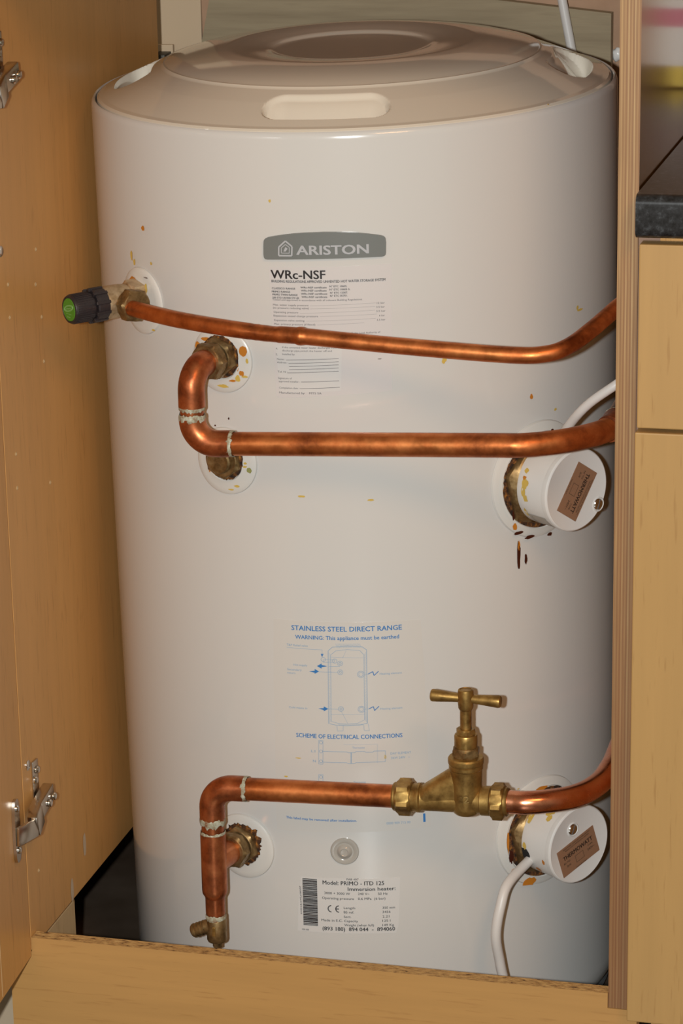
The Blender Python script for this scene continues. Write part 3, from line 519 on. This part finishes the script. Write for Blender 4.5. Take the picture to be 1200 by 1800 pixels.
# ================================================================ IMMERSION HEATERS
def ident(): return Matrix.Identity(4)
def immersion(th,zc,plate,scr,label,twist,phi,extra):
    F=frame(th,zc); R_=empty('immersion_heater',F,label,'immersion heater','immersion heaters with white caps')
    I=None
    # burnt foam ring round the boss
    vs=[];fs=[];n=96
    for j,(r,h) in enumerate([(.0405,-.004),(.0478,.0028),(.0462,.0044),(.0400,.0046)]):
        for k in range(n):
            t=2*PI*k/n; rr=r+(.0012*noise.noise(Vector((math.cos(t)*9,math.sin(t)*9,zc*7)))+.0010*noise.noise(Vector((math.cos(t)*25,math.sin(t)*25,zc*9))) if j in(1,2) else 0)
            hh=h-(rr*math.cos(t))**2/(2*R0); vs.append((rr*math.cos(t),rr*math.sin(t),hh))
    for j in range(3):
        for k in range(n):
            a=j*n+k;b_=j*n+(k+1)%n; fs.append((a,b_,b_+n,a+n))
    MB().add(vs,fs).build('foam_ring',M['foam'],R_,60)
    MB().hexnut(.0402,-.005,.0105,Matrix.Rotation(.25,4,'Z'),.30).build('brass_flange',M['brass_dark'],R_,25)
    cap=MB().lathe([(.0376,.0085),(.0383,.0090),(.0385,.0100),(.0385,.0425),(.0392,.0430),(.0395,.0445),(.0395,.0482),(.0388,.0494),(.0378,.0499),(.0370,.0496),(.001,.0496)],96).build('cap',M['plastic'],R_,25)
    # screw boss
    SM=Matrix.Translation((scr[0],scr[1],.0496))
    MB().lathe([(.0072,-.0010),(.0072,.0006),(.0064,.0010),(.0060,.0004)],32,SM,cap=False).build('screw_boss',M['plastic'],cap,30)
    MB().lathe([(.0056,-.001),(.0056,.0004),(.0048,.0012),(.002,.0014)],32,SM).build('screw',M['chrome'],cap,30)
    MB().box((-.0045,-.0005,.0013),(.0045,.0005,.0016),SM@Matrix.Rotation(1.2,4,'Z')).build('screw_slot',M['greyink'],cap,0)
    # plate
    P=[Vector(p) for p in plate]; c=(P[0]+P[1]+P[2]+P[3])/4
    a=(P[2]-P[1]) if twist else (P[1]-P[0]); ang=math.atan2(a.y,a.x)
    wl=a.length; b2=(P[1]-P[0]) if twist else (P[0]-P[3]); hl=b2.length
    PM=Matrix.Translation((c.x,c.y,.0497))@Matrix.Rotation(ang,4,'Z')
    pl_=MB().box((-wl/2,-hl/2,0),(wl/2,hl/2,.0005),PM).build('rating_plate',M['brownplate'],R_,0,'brown printed plate')
    q=MB(); 
    def T(s,x,y,w,h,b=0): text_flat(q,s,PM@Matrix.Translation((x,y,.0005)),w,h,b)
    T('THERMOWATT',0,.0040,wl*.80,.0046,2.2)
    T('RESISTENZE CORAZZATE PER LIQUIDI',.001,hl/2-.0022,wl*.72,.0014); T('TERMOSTATO IMMERSION HEATER',.001,hl/2-.0046,wl*.66,.0014)
    T('Ref. TG5',-wl*.33,-.0015,wl*.17,.0020); T('3kW',-wl*.30,-.0060,wl*.11,.0024); T('TYPE',wl*.31,-.0012,wl*.13,.0017); T('240V~',wl*.31,-.0052,wl*.19,.0024); T('MADE IN ITALY',0,-hl/2+.0012,wl*.30,.0014)
    for x0,y0,x1,y1 in ((-.0055,-.0018,.0055,-.0015),(-.0055,-.0092,.0055,-.0089),(-.0055,-.0092,-.0052,-.0015),(.0052,-.0092,.0055,-.0015)):
        q.add([PM@Vector((x,y,.0008)) for x,y in((x0,y0),(x1,y0),(x1,y1),(x0,y1))],[(0,1,2,3)])
    q.build('print',M['plateink'],pl_,0)
    # stains on the cap side
    for a0,h,ra,rh,c_ in extra:
        vs=[];n=14
        for k in range(n):
            t=2*PI*k/n; r=1+.5*noise.noise(Vector((math.cos(t)*1.5,math.sin(t)*1.5,a0*3+h*500))); A=math.radians(a0)+ra/.0385*r*math.cos(t); H=h+rh*r*math.sin(t); vs.append((.0387*math.cos(A),.0387*math.sin(A),H))
        MB().add(vs,[tuple(range(n))]).build('residue_spot',M['rust%d'%c_],cap,0)
    return R_,cap
im1,cap1=immersion(55,.754,D_f1[:4],D_f1[4],'upper immersion heater, white cap whose brown plate reads downwards, below the middle copper pipe',True,0,
   [(168,.020,.0045,.004,1),(178,.0185,.006,.003,1),(188,.021,.004,.0035,1),(150,.018,.0025,.0025,1),(214,.016,.006,.0015,1),(160,.018,.002,.002,0)])
im2,cap2=immersion(55,.396,D_f2[:4],D_f2[4],'lower immersion heater, white cap with plate reading uphill and a cable leaving it',False,0,
   [(182,.014,.0035,.0025,1),(198,.0385,.003,.002,0),(222,.024,.0040,.003,0),(118,.030,.006,.005,1),(130,.034,.004,.003,1),(138,.013,.006,.003,1)])
# grey side plate on the upper cap
vs=[];fs=[]
for k in range(9):
    A=math.radians(216+44*k/8)
    for h in (.017,.040): vs.append((.0388*math.cos(A),.0388*math.sin(A),h))
for k in range(8): fs.append((2*k,2*k+2,2*k+3,2*k+1))
g_=MB().add(vs,fs).build('side_label',M['mouldgrey'],cap1,60)
q=MB(); v2,f2=glyphs('Cat. 1.83  BS 3456',0); xs=[v.x for v in v2]; W_=max(xs)-min(xs)
for row,(s_,h0) in enumerate((('T 250V 50Hz',.0200),)):
    v2,f2=glyphs(s_,0); xs=[v.x for v in v2]; W_=max(xs)-min(xs)
    q.add([(.0390*math.cos(math.radians(220+34*(v.x-min(xs))/W_)),.0390*math.sin(math.radians(220+34*(v.x-min(xs))/W_)),h0+v.y*.0030) for v in v2],f2)
    v2,f2=glyphs('CE',2); xs=[v.x for v in v2]; W_=max(xs)-min(xs)
    q.add([(.0390*math.cos(math.radians(246+9*(v.x-min(xs))/W_)),.0390*math.sin(math.radians(246+9*(v.x-min(xs))/W_)),.030+v.y*.0075) for v in v2],f2)
q.build('side_print',M['greyink'],cap1,0)
# cable notch in the lower cap: its shaded inside painted as a black patch
vs=[];fs=[]
for k in range(9):
    A=math.radians(186+40*k/8); hb=.0088; ht=.0088+.0125*(1-abs((k-1.6)/6.4 if k>1.6 else (1.6-k)/1.6*.35))
    for h in (hb,ht): vs.append((.0387*math.cos(A),.0387*math.sin(A),h))
for k in range(8): fs.append((2*k,2*k+2,2*k+3,2*k+1))
MB().add(vs,fs).build('notch_shade_patch',mat('notch_shade_black',(.01,.01,.01),.9),cap2,0)
# cables
tag(MB().tube(spline([(.236,-.135,.805),(.2421,-.190,.8130),(.2588,-.215,.8370),(.2742,-.222,.8537),(.2957,-.222,.8699),(.3049,-.215,.8761)]),.0043,16).build('power_cable',M['cable'],None,60),'white cable rising behind the middle copper pipe to the right panel','cable')
c2=frame(55,.396)
st=c2@Vector((-.0340,-.0170,.0165)); st0=c2@Vector((-.026,-.012,.0165))
tag(MB().tube(spline([tuple(st0),tuple(st),(.1968,-.2150,.3700),(.1925,-.2300,.3528),(.1888,-.2350,.3230),(.1915,-.2280,.2900),(.1950,-.2250,.2600),(.1980,-.2450,.2000),(.2100,-.2600,.171)]),.0050,16).build('power_cable',M['cable'],None,60),'white cable looping down from the lower immersion heater behind the plinth','cable')
tag(MB().tube(spline([(.1380,.285,1.25),(.1445,.284,1.17),(.1500,.283,1.137),(.1608,.282,1.083),(.166,.281,1.05),(.170,.280,.95)]),.0048,16).build('power_cable',M['cable'],None,60),'white cable hanging down the back board behind the tank','cable')
# ================================================================ RELIEF VALVE (upper left)
F=frame(-39.5,.9300); rv=empty('relief_valve',F,'brass relief valve with black knob and green end cap, upper left of tank','valve')
MB().hexnut(.0155,.0010,.0170,Matrix.Rotation(.3,4,'Z'),.12).build('inlet_hex',M['brass_pale'],rv,25)
MB().lathe([(.0125,.012),(.0135,.016),(.0150,.020),(.0158,.028),(.0158,.043),(.0150,.0460),(.0120,.0465)],48).build('valve_body',M['brass_pale'],rv,30)
# side outlet pointing along local +x
OM=Matrix.Rotation(PI/2,4,'Y'); OM.translation=Vector((0,-.0012,.0235))
MB().lathe([(.0125,0),(.0125,.0140)],32,OM).build('outlet_stub',M['brass_pale'],rv,30)
MB().hexnut(.0143,.0140,.0285,OM@Matrix.Rotation(.35,4,'Z'),.18).build('outlet_nut',M['brass_dark'],rv,25)
cl=MB().lathe([(.0150,.0440),(.0158,.0450),(.0158,.0560),(.0145,.0570),(.012,.0570)],48).build('collar',M['black'],rv,30)
for k in range(10):
    A=2*PI*k/10; MB().box((-.0016,.0135,.0440),(.0016,.0168,.0595),Matrix.Rotation(A,4,'Z'),.0005).build('clip',M['black'],cl,0)
kn=MB().lathe([(.0118,.0570),(.0130,.0580),(.0138,.0600),(.0137,.0720),(.0136,.0790),(.0128,.0806),(.0112,.0810),(.0108,.0803),(.001,.0803)],120,shape=None).build('knob',M['black'],rv,30)
q=MB()
for k in range(36): q.box((-.0004,.0132,.0605),(.0004,.0141,.0780),Matrix.Rotation(2*PI*k/36,4,'Z'))
q.build('grip_ribs',M['black'],kn,0)
MB().lathe([(.0108,.0800),(.0108,.0808),(.0104,.0811),(.001,.0811)],48).build('end_cap',M['green'],kn,30,'green end cap')
q=MB(); 
for rx,ry in ((.0078,.0030),(.0066,.0021)):
    pts=[Vector((rx*math.cos(2*PI*k/24),.0014+ry*math.sin(2*PI*k/24)+.25*rx*math.cos(2*PI*k/24),.0813)) for k in range(25)]
    q.tube(pts,.00022,4)
text_flat(q,'reliance',Matrix.Translation((0,.0014,.0811))@Matrix.Rotation(.24,4,'Z'),.0090,.0016); text_flat(q,'water controls',Matrix.Translation((0,-.0038,.0811)),.0090,.0010); text_flat(q,'10 bar',Matrix.Translation((0,-.0068,.0811)),.0060,.0013)
q.build('cap_print',M['lime'],rv,0)
# ================================================================ PIPES
def ringat(p,d,r,w_,parent,root_inv,name='solder_ring',m=None,wob=.10):
    pass
def wtube(name,pts,r,m,root,n=28,label=None,wob=0): return wpart(MB().tube(pts,r,n,wob=wob),name,m,root,40,label)
def joint(p,d,r,w_,root,jag=1.5):
    # irregular collar of solder and flux residue
    d=Vector(d).normalized(); p=Vector(p); n=64; u=d.orthogonal().normalized(); v=d.cross(u); vs=[];fs=[]
    for j,(s,rr) in enumerate([(-1,.2),(-.55,1.),(0,1.25),(.55,1.),(1,.2)]):
        for k in range(n):
            t=2*PI*k/n; c=Vector((math.cos(t)*1.8,math.sin(t)*1.8,p.z*37+j*.15)); off=(noise.noise(c)*.35+noise.noise(c*3.3)*.35)*w_*.5*jag; ww=w_*(.5+.45*jag*abs(noise.noise(c*2.6+Vector((5,5,5)))))
            vs.append(p+d*(s*ww+off)+(u*math.cos(t)+v*math.sin(t))*(r+.0007*rr*(1+.5*noise.noise(c*3))-.0003))
    for j in range(4):
        for k in range(n):
            a=j*n+k;b_=j*n+(k+1)%n; fs.append((a,b_,b_+n,a+n))
    return wpart(MB().add(vs,fs),'solder_ring',M['solder'],root,60)
# --- discharge pipe
D=[(-.1560,-.2330,.9278),(-.1500,-.2375,.9280),(-.1258,-.2530,.9275),(-.0961,-.2690,.9269),(-.048,-.2840,.925),(-.0088,-.2890,.9226),(.0236,-.2915,.9220),(.1128,-.2920,.9165),(.2120,-.292,.9121),(.2452,-.286,.9128),(.2628,-.272,.9172),(.2772,-.2450,.9255),(.2923,-.2100,.9365),(.2985,-.195,.941),(.3015,-.175,.947)]
sp=resample(spline(D,10),.0025); rad=[]
for p in sp:
    r=.00750
    x=p.x
    if abs(x-.0215)<.0022: r=.00845
    elif x<.019 and x>-.03: r=.00735+.0002*math.sin(x*2500) if x<0 else .0076
    rad.append(r)
dp=empty('discharge_pipe',D[0],'thin copper discharge pipe running from the relief valve across to the right panel, top pipe','pipe')
wpart(MB().tube(sp,rad,28),'pipe',M['copper'],dp,50)
# --- hot outlet: union on upper left port, two elbows, long pipe, riser behind the panel
F=frame(-16,.8880); ho=empty('hot_outlet_pipe',F,'middle copper pipe with a swan neck of two elbows at its left','pipe')
MB().hexnut(.0168,.0005,.0150,Matrix.Rotation(.2,4,'Z'),.18).build('port_nut',M['brass_dark'],ho,25)
MB().hexnut(.0158,.0160,.0300,Matrix.Rotation(.55,4,'Z'),.22).build('union_nut',M['brass_dark'],ho,25)
MB().lathe([(.0135,.0140),(.0135,.0170)],32).build('nut_washer',M['brass_dark'],ho,30)
nrm=Vector((math.sin(math.radians(-16)),-math.cos(math.radians(-16)),0)); P0=Wp(-16,.888,R0)
top=P0+nrm*.0540; zlow=.8172; bot=Vector((top.x+.0002,top.y,zlow)); bot.y=top.y
pipe_y=bot.y
wtube('pipe',[P0+nrm*.028,P0+nrm*.034],.0110,M['copper_dark'],ho)
wtube('elbow',fillet([P0+nrm*.0300,top,top+Vector((0,0,-.0355))],.0215,14),.0125,M['copper_dark'],ho)
wtube('pipe',[top+Vector((0,0,-.033)),top+Vector((0,0,-.050))],.0110,M['copper_dark'],ho)
slope=(.8281-.8166)/(.2151+.0638); ex=Vector((1,0,slope)).normalized()
wtube('elbow',fillet([top+Vector((0,0,-.0460)),bot,bot+ex*.0360],.0220,14),.0125,M['copper_dark'],ho)
joint(top+Vector((0,0,-.0365)),(0,0,1),.0119,.0036,ho); joint(top+Vector((0,0,-.0460)),(0,0,1),.0121,.0056,ho)
joint(bot+ex*.0365,ex,.0119,.0042,ho)
s0=bot+ex*.032; bend=Vector((.285,bot.y,bot.z+slope*(.285-bot.x)))
s1=Vector((.2925,-.2000,.8290)); 
mp=[s0]+[Vector((x_,bot.y,bot.z+slope*(x_-bot.x))) for x_ in (-.02,.0,.03,.06,.09,.12,.15,.18,.203)]+[(.2240,bot.y+.0017,.8294),(.2440,-.2815,.8296),(.2600,-.2690,.8295),(.2735,-.2530,.8292),(.2830,-.2370,.8286),(.2885,-.2220,.8279)]
mpp=spline([Vector(p) for p in mp],6)
wtube('pipe',mpp,.0110,M['copper'],ho,32)
wtube('pipe_socket',[(.2895,-.2180,.8275),(.2915,-.2060,.8280),(.2920,-.1930,.8290)],.0126,M['copper_dark'],ho)
joint((.2920,-.1925,.8290),(0,1,.05),.0122,.0020,ho,.5)
wtube('pipe',[(.2920,-.1950,.8290),(.2920,.06,.8360)],.0110,M['copper_grey'],ho)
def rust_ring(F,root,r0,sd,amp):
    vs=[];fs=[];n=72
    for j,(dr,h) in enumerate([(-.0080,.0044),(.0,.0052),(.0010,.0046)]):
        for k in range(n):
            t=2*PI*k/n; rr=r0+dr+(amp*abs(noise.noise(Vector((math.cos(t)*5,math.sin(t)*5,sd))))+.4*amp*noise.noise(Vector((math.cos(t)*16,math.sin(t)*16,sd))) if j else 0)
            vs.append((rr*math.cos(t),rr*math.sin(t),h-(rr*math.cos(t))**2/(2*R0)))
    for j in range(2):
        for k in range(n):
            a=j*n+k;b_=j*n+(k+1)%n; fs.append((a,b_,b_+n,a+n))
    return MB().add(vs,fs).build('rust_ring',M['foam'],root,60)
rust_ring(None,ho,.0190,3,.0022)
# --- blank plug in the second port
F=frame(-16,.7900); pg=empty('port_plug',F,'tarnished brass plug in the port just under the middle copper pipe','plug')
MB().hexnut(.0168,.0005,.0110,Matrix.Rotation(.1,4,'Z'),.2).build('plug_hex',M['brass_dark'],pg,25)
MB().lathe([(.0125,.0105),(.0125,.0150),(.0110,.0165),(.001,.0165)],40).build('plug_face',M['brass_dark'],pg,25)
rust_ring(None,pg,.0190,9,.0022)
# --- cold inlet: tee with drain leg, elbow, pipe to stop valve
F=frame(-16,.3980); ci=empty('cold_inlet_pipe',F,'lower copper pipe with tee and elbow, left of the stop valve','pipe')
MB().hexnut(.0170,.0005,.0130,Matrix.Rotation(.2,4,'Z'),.18).build('port_nut',M['brass_dark'],ci,25)
MB().hexnut(.0160,.0150,.0270,Matrix.Rotation(.5,4,'Z'),.22).build('union_nut',M['brass_dark'],ci,25)
MB().lathe([(.0135,.0120),(.0135,.0155)],32).build('nut_washer',M['brass_dark'],ci,30)
rust_ring(None,ci,.0195,15,.0058)
P1=Wp(-16,.3980,R0); ax=P1+nrm*.0550; 
slc=.0320; exc=Vector((1,0,slc)).normalized(); ctop=Vector((ax.x,ax.y,.4755))
tee=MB().tube([P1+nrm*.024,ax],.0122,28); tee.tube([Vector((ax.x,ax.y,z_)) for z_ in (.4290,.4285,.4280,.370,.366,.3630,.3610)],[.0115,.0124,.0125,.0125,.0122,.0105,.0098],28)
wpart(tee,'tee',M['copper_dark'],ci,40)
wtube('pipe',[Vector((ax.x,ax.y,.4270)),Vector((ax.x,ax.y,.4500))],.0110,M['copper_dark'],ci)
wtube('elbow',fillet([Vector((ax.x,ax.y,.4420)),ctop,ctop+exc*.0330],.0205,14),.0124,M['copper_dark'],ci)
joint(Vector((ax.x,ax.y,.4415)),(0,0,1),.0120,.0062,ci); joint(Vector((ax.x,ax.y,.4290)),(0,0,1),.0119,.0026,ci); joint(ctop+exc*.0335,exc,.0119,.0038,ci)
wtube('pipe',[ctop+exc*.030,ctop+exc*(.1060-ctop.x)],.0110,M['copper'],ci,32)
wtube('reducer',[Vector((ax.x,ax.y,z_)) for z_ in (.3620,.3600,.3450,.3420)],[.0098,.0096,.0096,.0088],M['copper_dark'],ci)
joint(Vector((ax.x,ax.y,.3405)),(0,0,1),.0096,.0044,ci,1.2)
# --- drain cock
dc=empty('drain_cock',(ax.x,ax.y,.3050),'small brass drain cock with ribbed hose tail, below the lower left tee','valve')
A0=Matrix.Translation((ax.x+.0006,ax.y,0))
wpart(MB().lathe([(.0088,.3400),(.0094,.3385),(.0098,.3370),(.0098,.3170),(.0090,.3150),(.0075,.3146)],40,A0),'cock_body',M['brass_dark'],dc,30)
wpart(MB().lathe([(.0070,.3150),(.0072,.3140),(.0046,.3135),(.0046,.3085),(.0040,.3080)],6,A0),'drain_screw',M['brass_dark'],dc,20)
HM=Matrix.Translation((ax.x,ax.y,.3330))@Matrix.Rotation(math.radians(-114),4,'Y')
pf=[(.0072,.004),(.0072,.0115)]
for k in range(4): h=.0115+.0036*k; pf+=[(.0062,h),(.0074,h+.0008),(.0070,h+.0026),(.0062,h+.0034)]
pf+=[(.0060,.0262),(.0052,.0268)]
wpart(MB().lathe(pf,36,HM),'hose_tail',M['brass_dark'],dc,25)
wpart(MB().box((-.0016,-.0105,.3235),(.0016,-.0092,.3330),A0,.0003),'cast_mark',M['brass'],dc,0)
# ================================================================ STOP VALVE
VC=Vector((.1560,pipe_y-.0005,0)); VC.y=ctop.y; VC.z=ctop.z+slc*(VC.x-ctop.x)
XM=Matrix((exc.cross(Vector((0,1,0))).normalized(),Vector((0,1,0)),exc)).transposed().to_4x4(); XM.translation=VC   # local z runs along the pipe
sv=empty('stop_valve',VC,'brass stop valve with T handle in the lower copper pipe','valve')
bx=.0160   # bonnet axis offset from centre along x
hb=MB().lathe([(.0100,-.0352),(.0134,-.0350),(.0136,-.0310),(.0142,-.0300),(.0142,-.0275),(.0124,-.0262),(.0120,-.0200),(.0122,.0),(.0122,.026),(.0124,.0300),(.0140,.0310),(.0140,.0395),(.0100,.0400)],40,XM)
zz0=VC.z
vs=[];fs=[];NS=20;NK=40
for s_ in range(NS+1):
    xx=-.030+(bx+.030)*s_/NS; top_=.0118+(.0335-.0118)*max(0,min(1,(xx+.027)/.031)); bo=-.0118; cz=(top_+bo)/2; hz=(top_-bo)/2
    for k in range(NK):
        t=2*PI*k/NK; c_,s2=math.cos(t),math.sin(t); e_=2/2.5 if hz>.013 else 1
        vs.append((VC.x+xx,VC.y+.0120*abs(c_)**e_*(1 if c_>0 else -1),zz0+slc*xx+cz+hz*abs(s2)**e_*(1 if s2>0 else -1)))
for s_ in range(NS):
    for k in range(NK):
        a=s_*NK+k;b_=s_*NK+(k+1)%NK; fs.append((a,b_,b_+NK,a+NK))
hb.add(vs,fs)
hb.lathe([(.0100,-.0128),(.0125,-.0105),(.0140,-.006),(.0146,.004),(.0150,.020),(.0152,.0320)],48,Matrix.Translation((VC.x+bx,VC.y,zz0)))
wpart(hb,'valve_body',M['brass'],sv,35)
for s0_,rot,(a_,b_) in ((0,-.17,(-.0500,-.0350)),(0,-.08,(.0400,.0530))):
    wpart(MB().hexnut(.0155,a_,b_,XM@Matrix.Rotation(rot,4,'Z'),.16),'compression_nut',M['brass'],sv,25)
    e=a_ if a_<0 else b_; g=-1 if a_<0 else 1
    wpart(MB().lathe([(.0112,e),(.0138,e),(.0138,e+g*.0020),(.0130,e+g*.0032),(.0112,e+g*.0034)],40,XM),'nut_flange',M['brass'],sv,25)
BM=Matrix.Translation((VC.x+bx,VC.y,zz0))
wpart(MB().lathe([(.0152,.0320),(.0160,.0330),(.0160,.0360),(.0150,.0368),(.0165,.0378),(.0168,.0390),(.0168,.0425),(.0158,.0440),(.0120,.0445)],48,BM),'bonnet_ring',M['brass'],sv,25)
wpart(MB().hexnut(.0118,.0440,.0540,BM@Matrix.Rotation(.1,4,'Z'),.25),'bonnet_hex',M['brass_dark'],sv,25)
wpart(MB().lathe([(.0100,.0520),(.0108,.0560),(.0108,.0650),(.0102,.0662),(.0080,.0664)],40,BM),'bonnet_barrel',M['brass'],sv,30)
wpart(MB().hexnut(.0084,.0662,.0720,BM@Matrix.Rotation(.3,4,'Z'),.2),'gland_nut',M['brass'],sv,25)
wpart(MB().lathe([(.0054,.0700),(.0054,.0920),(.0060,.0930)],32,BM),'spindle',M['brass'],sv,30)
hd=MB().lathe([(.0056,.0900),(.0070,.0925),(.0074,.0980),(.0074,.1080),(.0070,.1100),(.0058,.1106),(.0052,.1098),(.001,.1098)],40,BM)
hc=BM@Vector((0,0,.1015)); hx=Vector((1,0,-.03)).normalized()
for s_,ln in ((-1,.0330),(1,.0332)):
    pts=[hc+hx*s_*d_ for d_ in (.004,.009,.016,.024,.0305,.0322,ln)]; hd.tube(pts,[.0042,.0043,.0048,.0055,.0060,.0056,.0044],32)
wpart(hd,'tee_handle',M['brass'],sv,35)
# cast size mark
q=MB(); vs2,fs2=glyphs('22',2); xs=[v.x for v in vs2]; W_=max(xs)-min(xs); cc=BM@Vector((0,0,0))
for layer in (.0142,.0155):
    pass
q.add([(cc.x+(.0154+v.z*3)*math.sin((v.x-min(xs))/W_*.66-.28),cc.y-(.0154+v.z*3)*math.cos((v.x-min(xs))/W_*.66-.28),cc.z+.0035+v.y*.0095) for v in vs2],fs2)
wpart(q,'size_mark',mat('cast_brass_mark',lin(196,164,104),.35,1),sv,0)
# --- supply pipe from valve to the right
sp0=VC+exc*.0500
pp=[sp0,VC+exc*.062,VC+exc*.0720,(.2440,-.2830,.4855),(.2620,-.2700,.4850),(.2750,-.2540,.4850),(.2830,-.2390,.4862),(.2880,-.2240,.4875),(.2910,-.2060,.4900),(.2925,-.1850,.4915),(.2930,-.1500,.4960),(.2930,-.03,.506)]
su=empty('supply_pipe',sp0,'bright copper pipe bending away from the stop valve behind the right panel','pipe')
wpart(MB().tube(resample(spline(pp,8),.004),.0110,32),'pipe',M['copper_bright'],su,50)
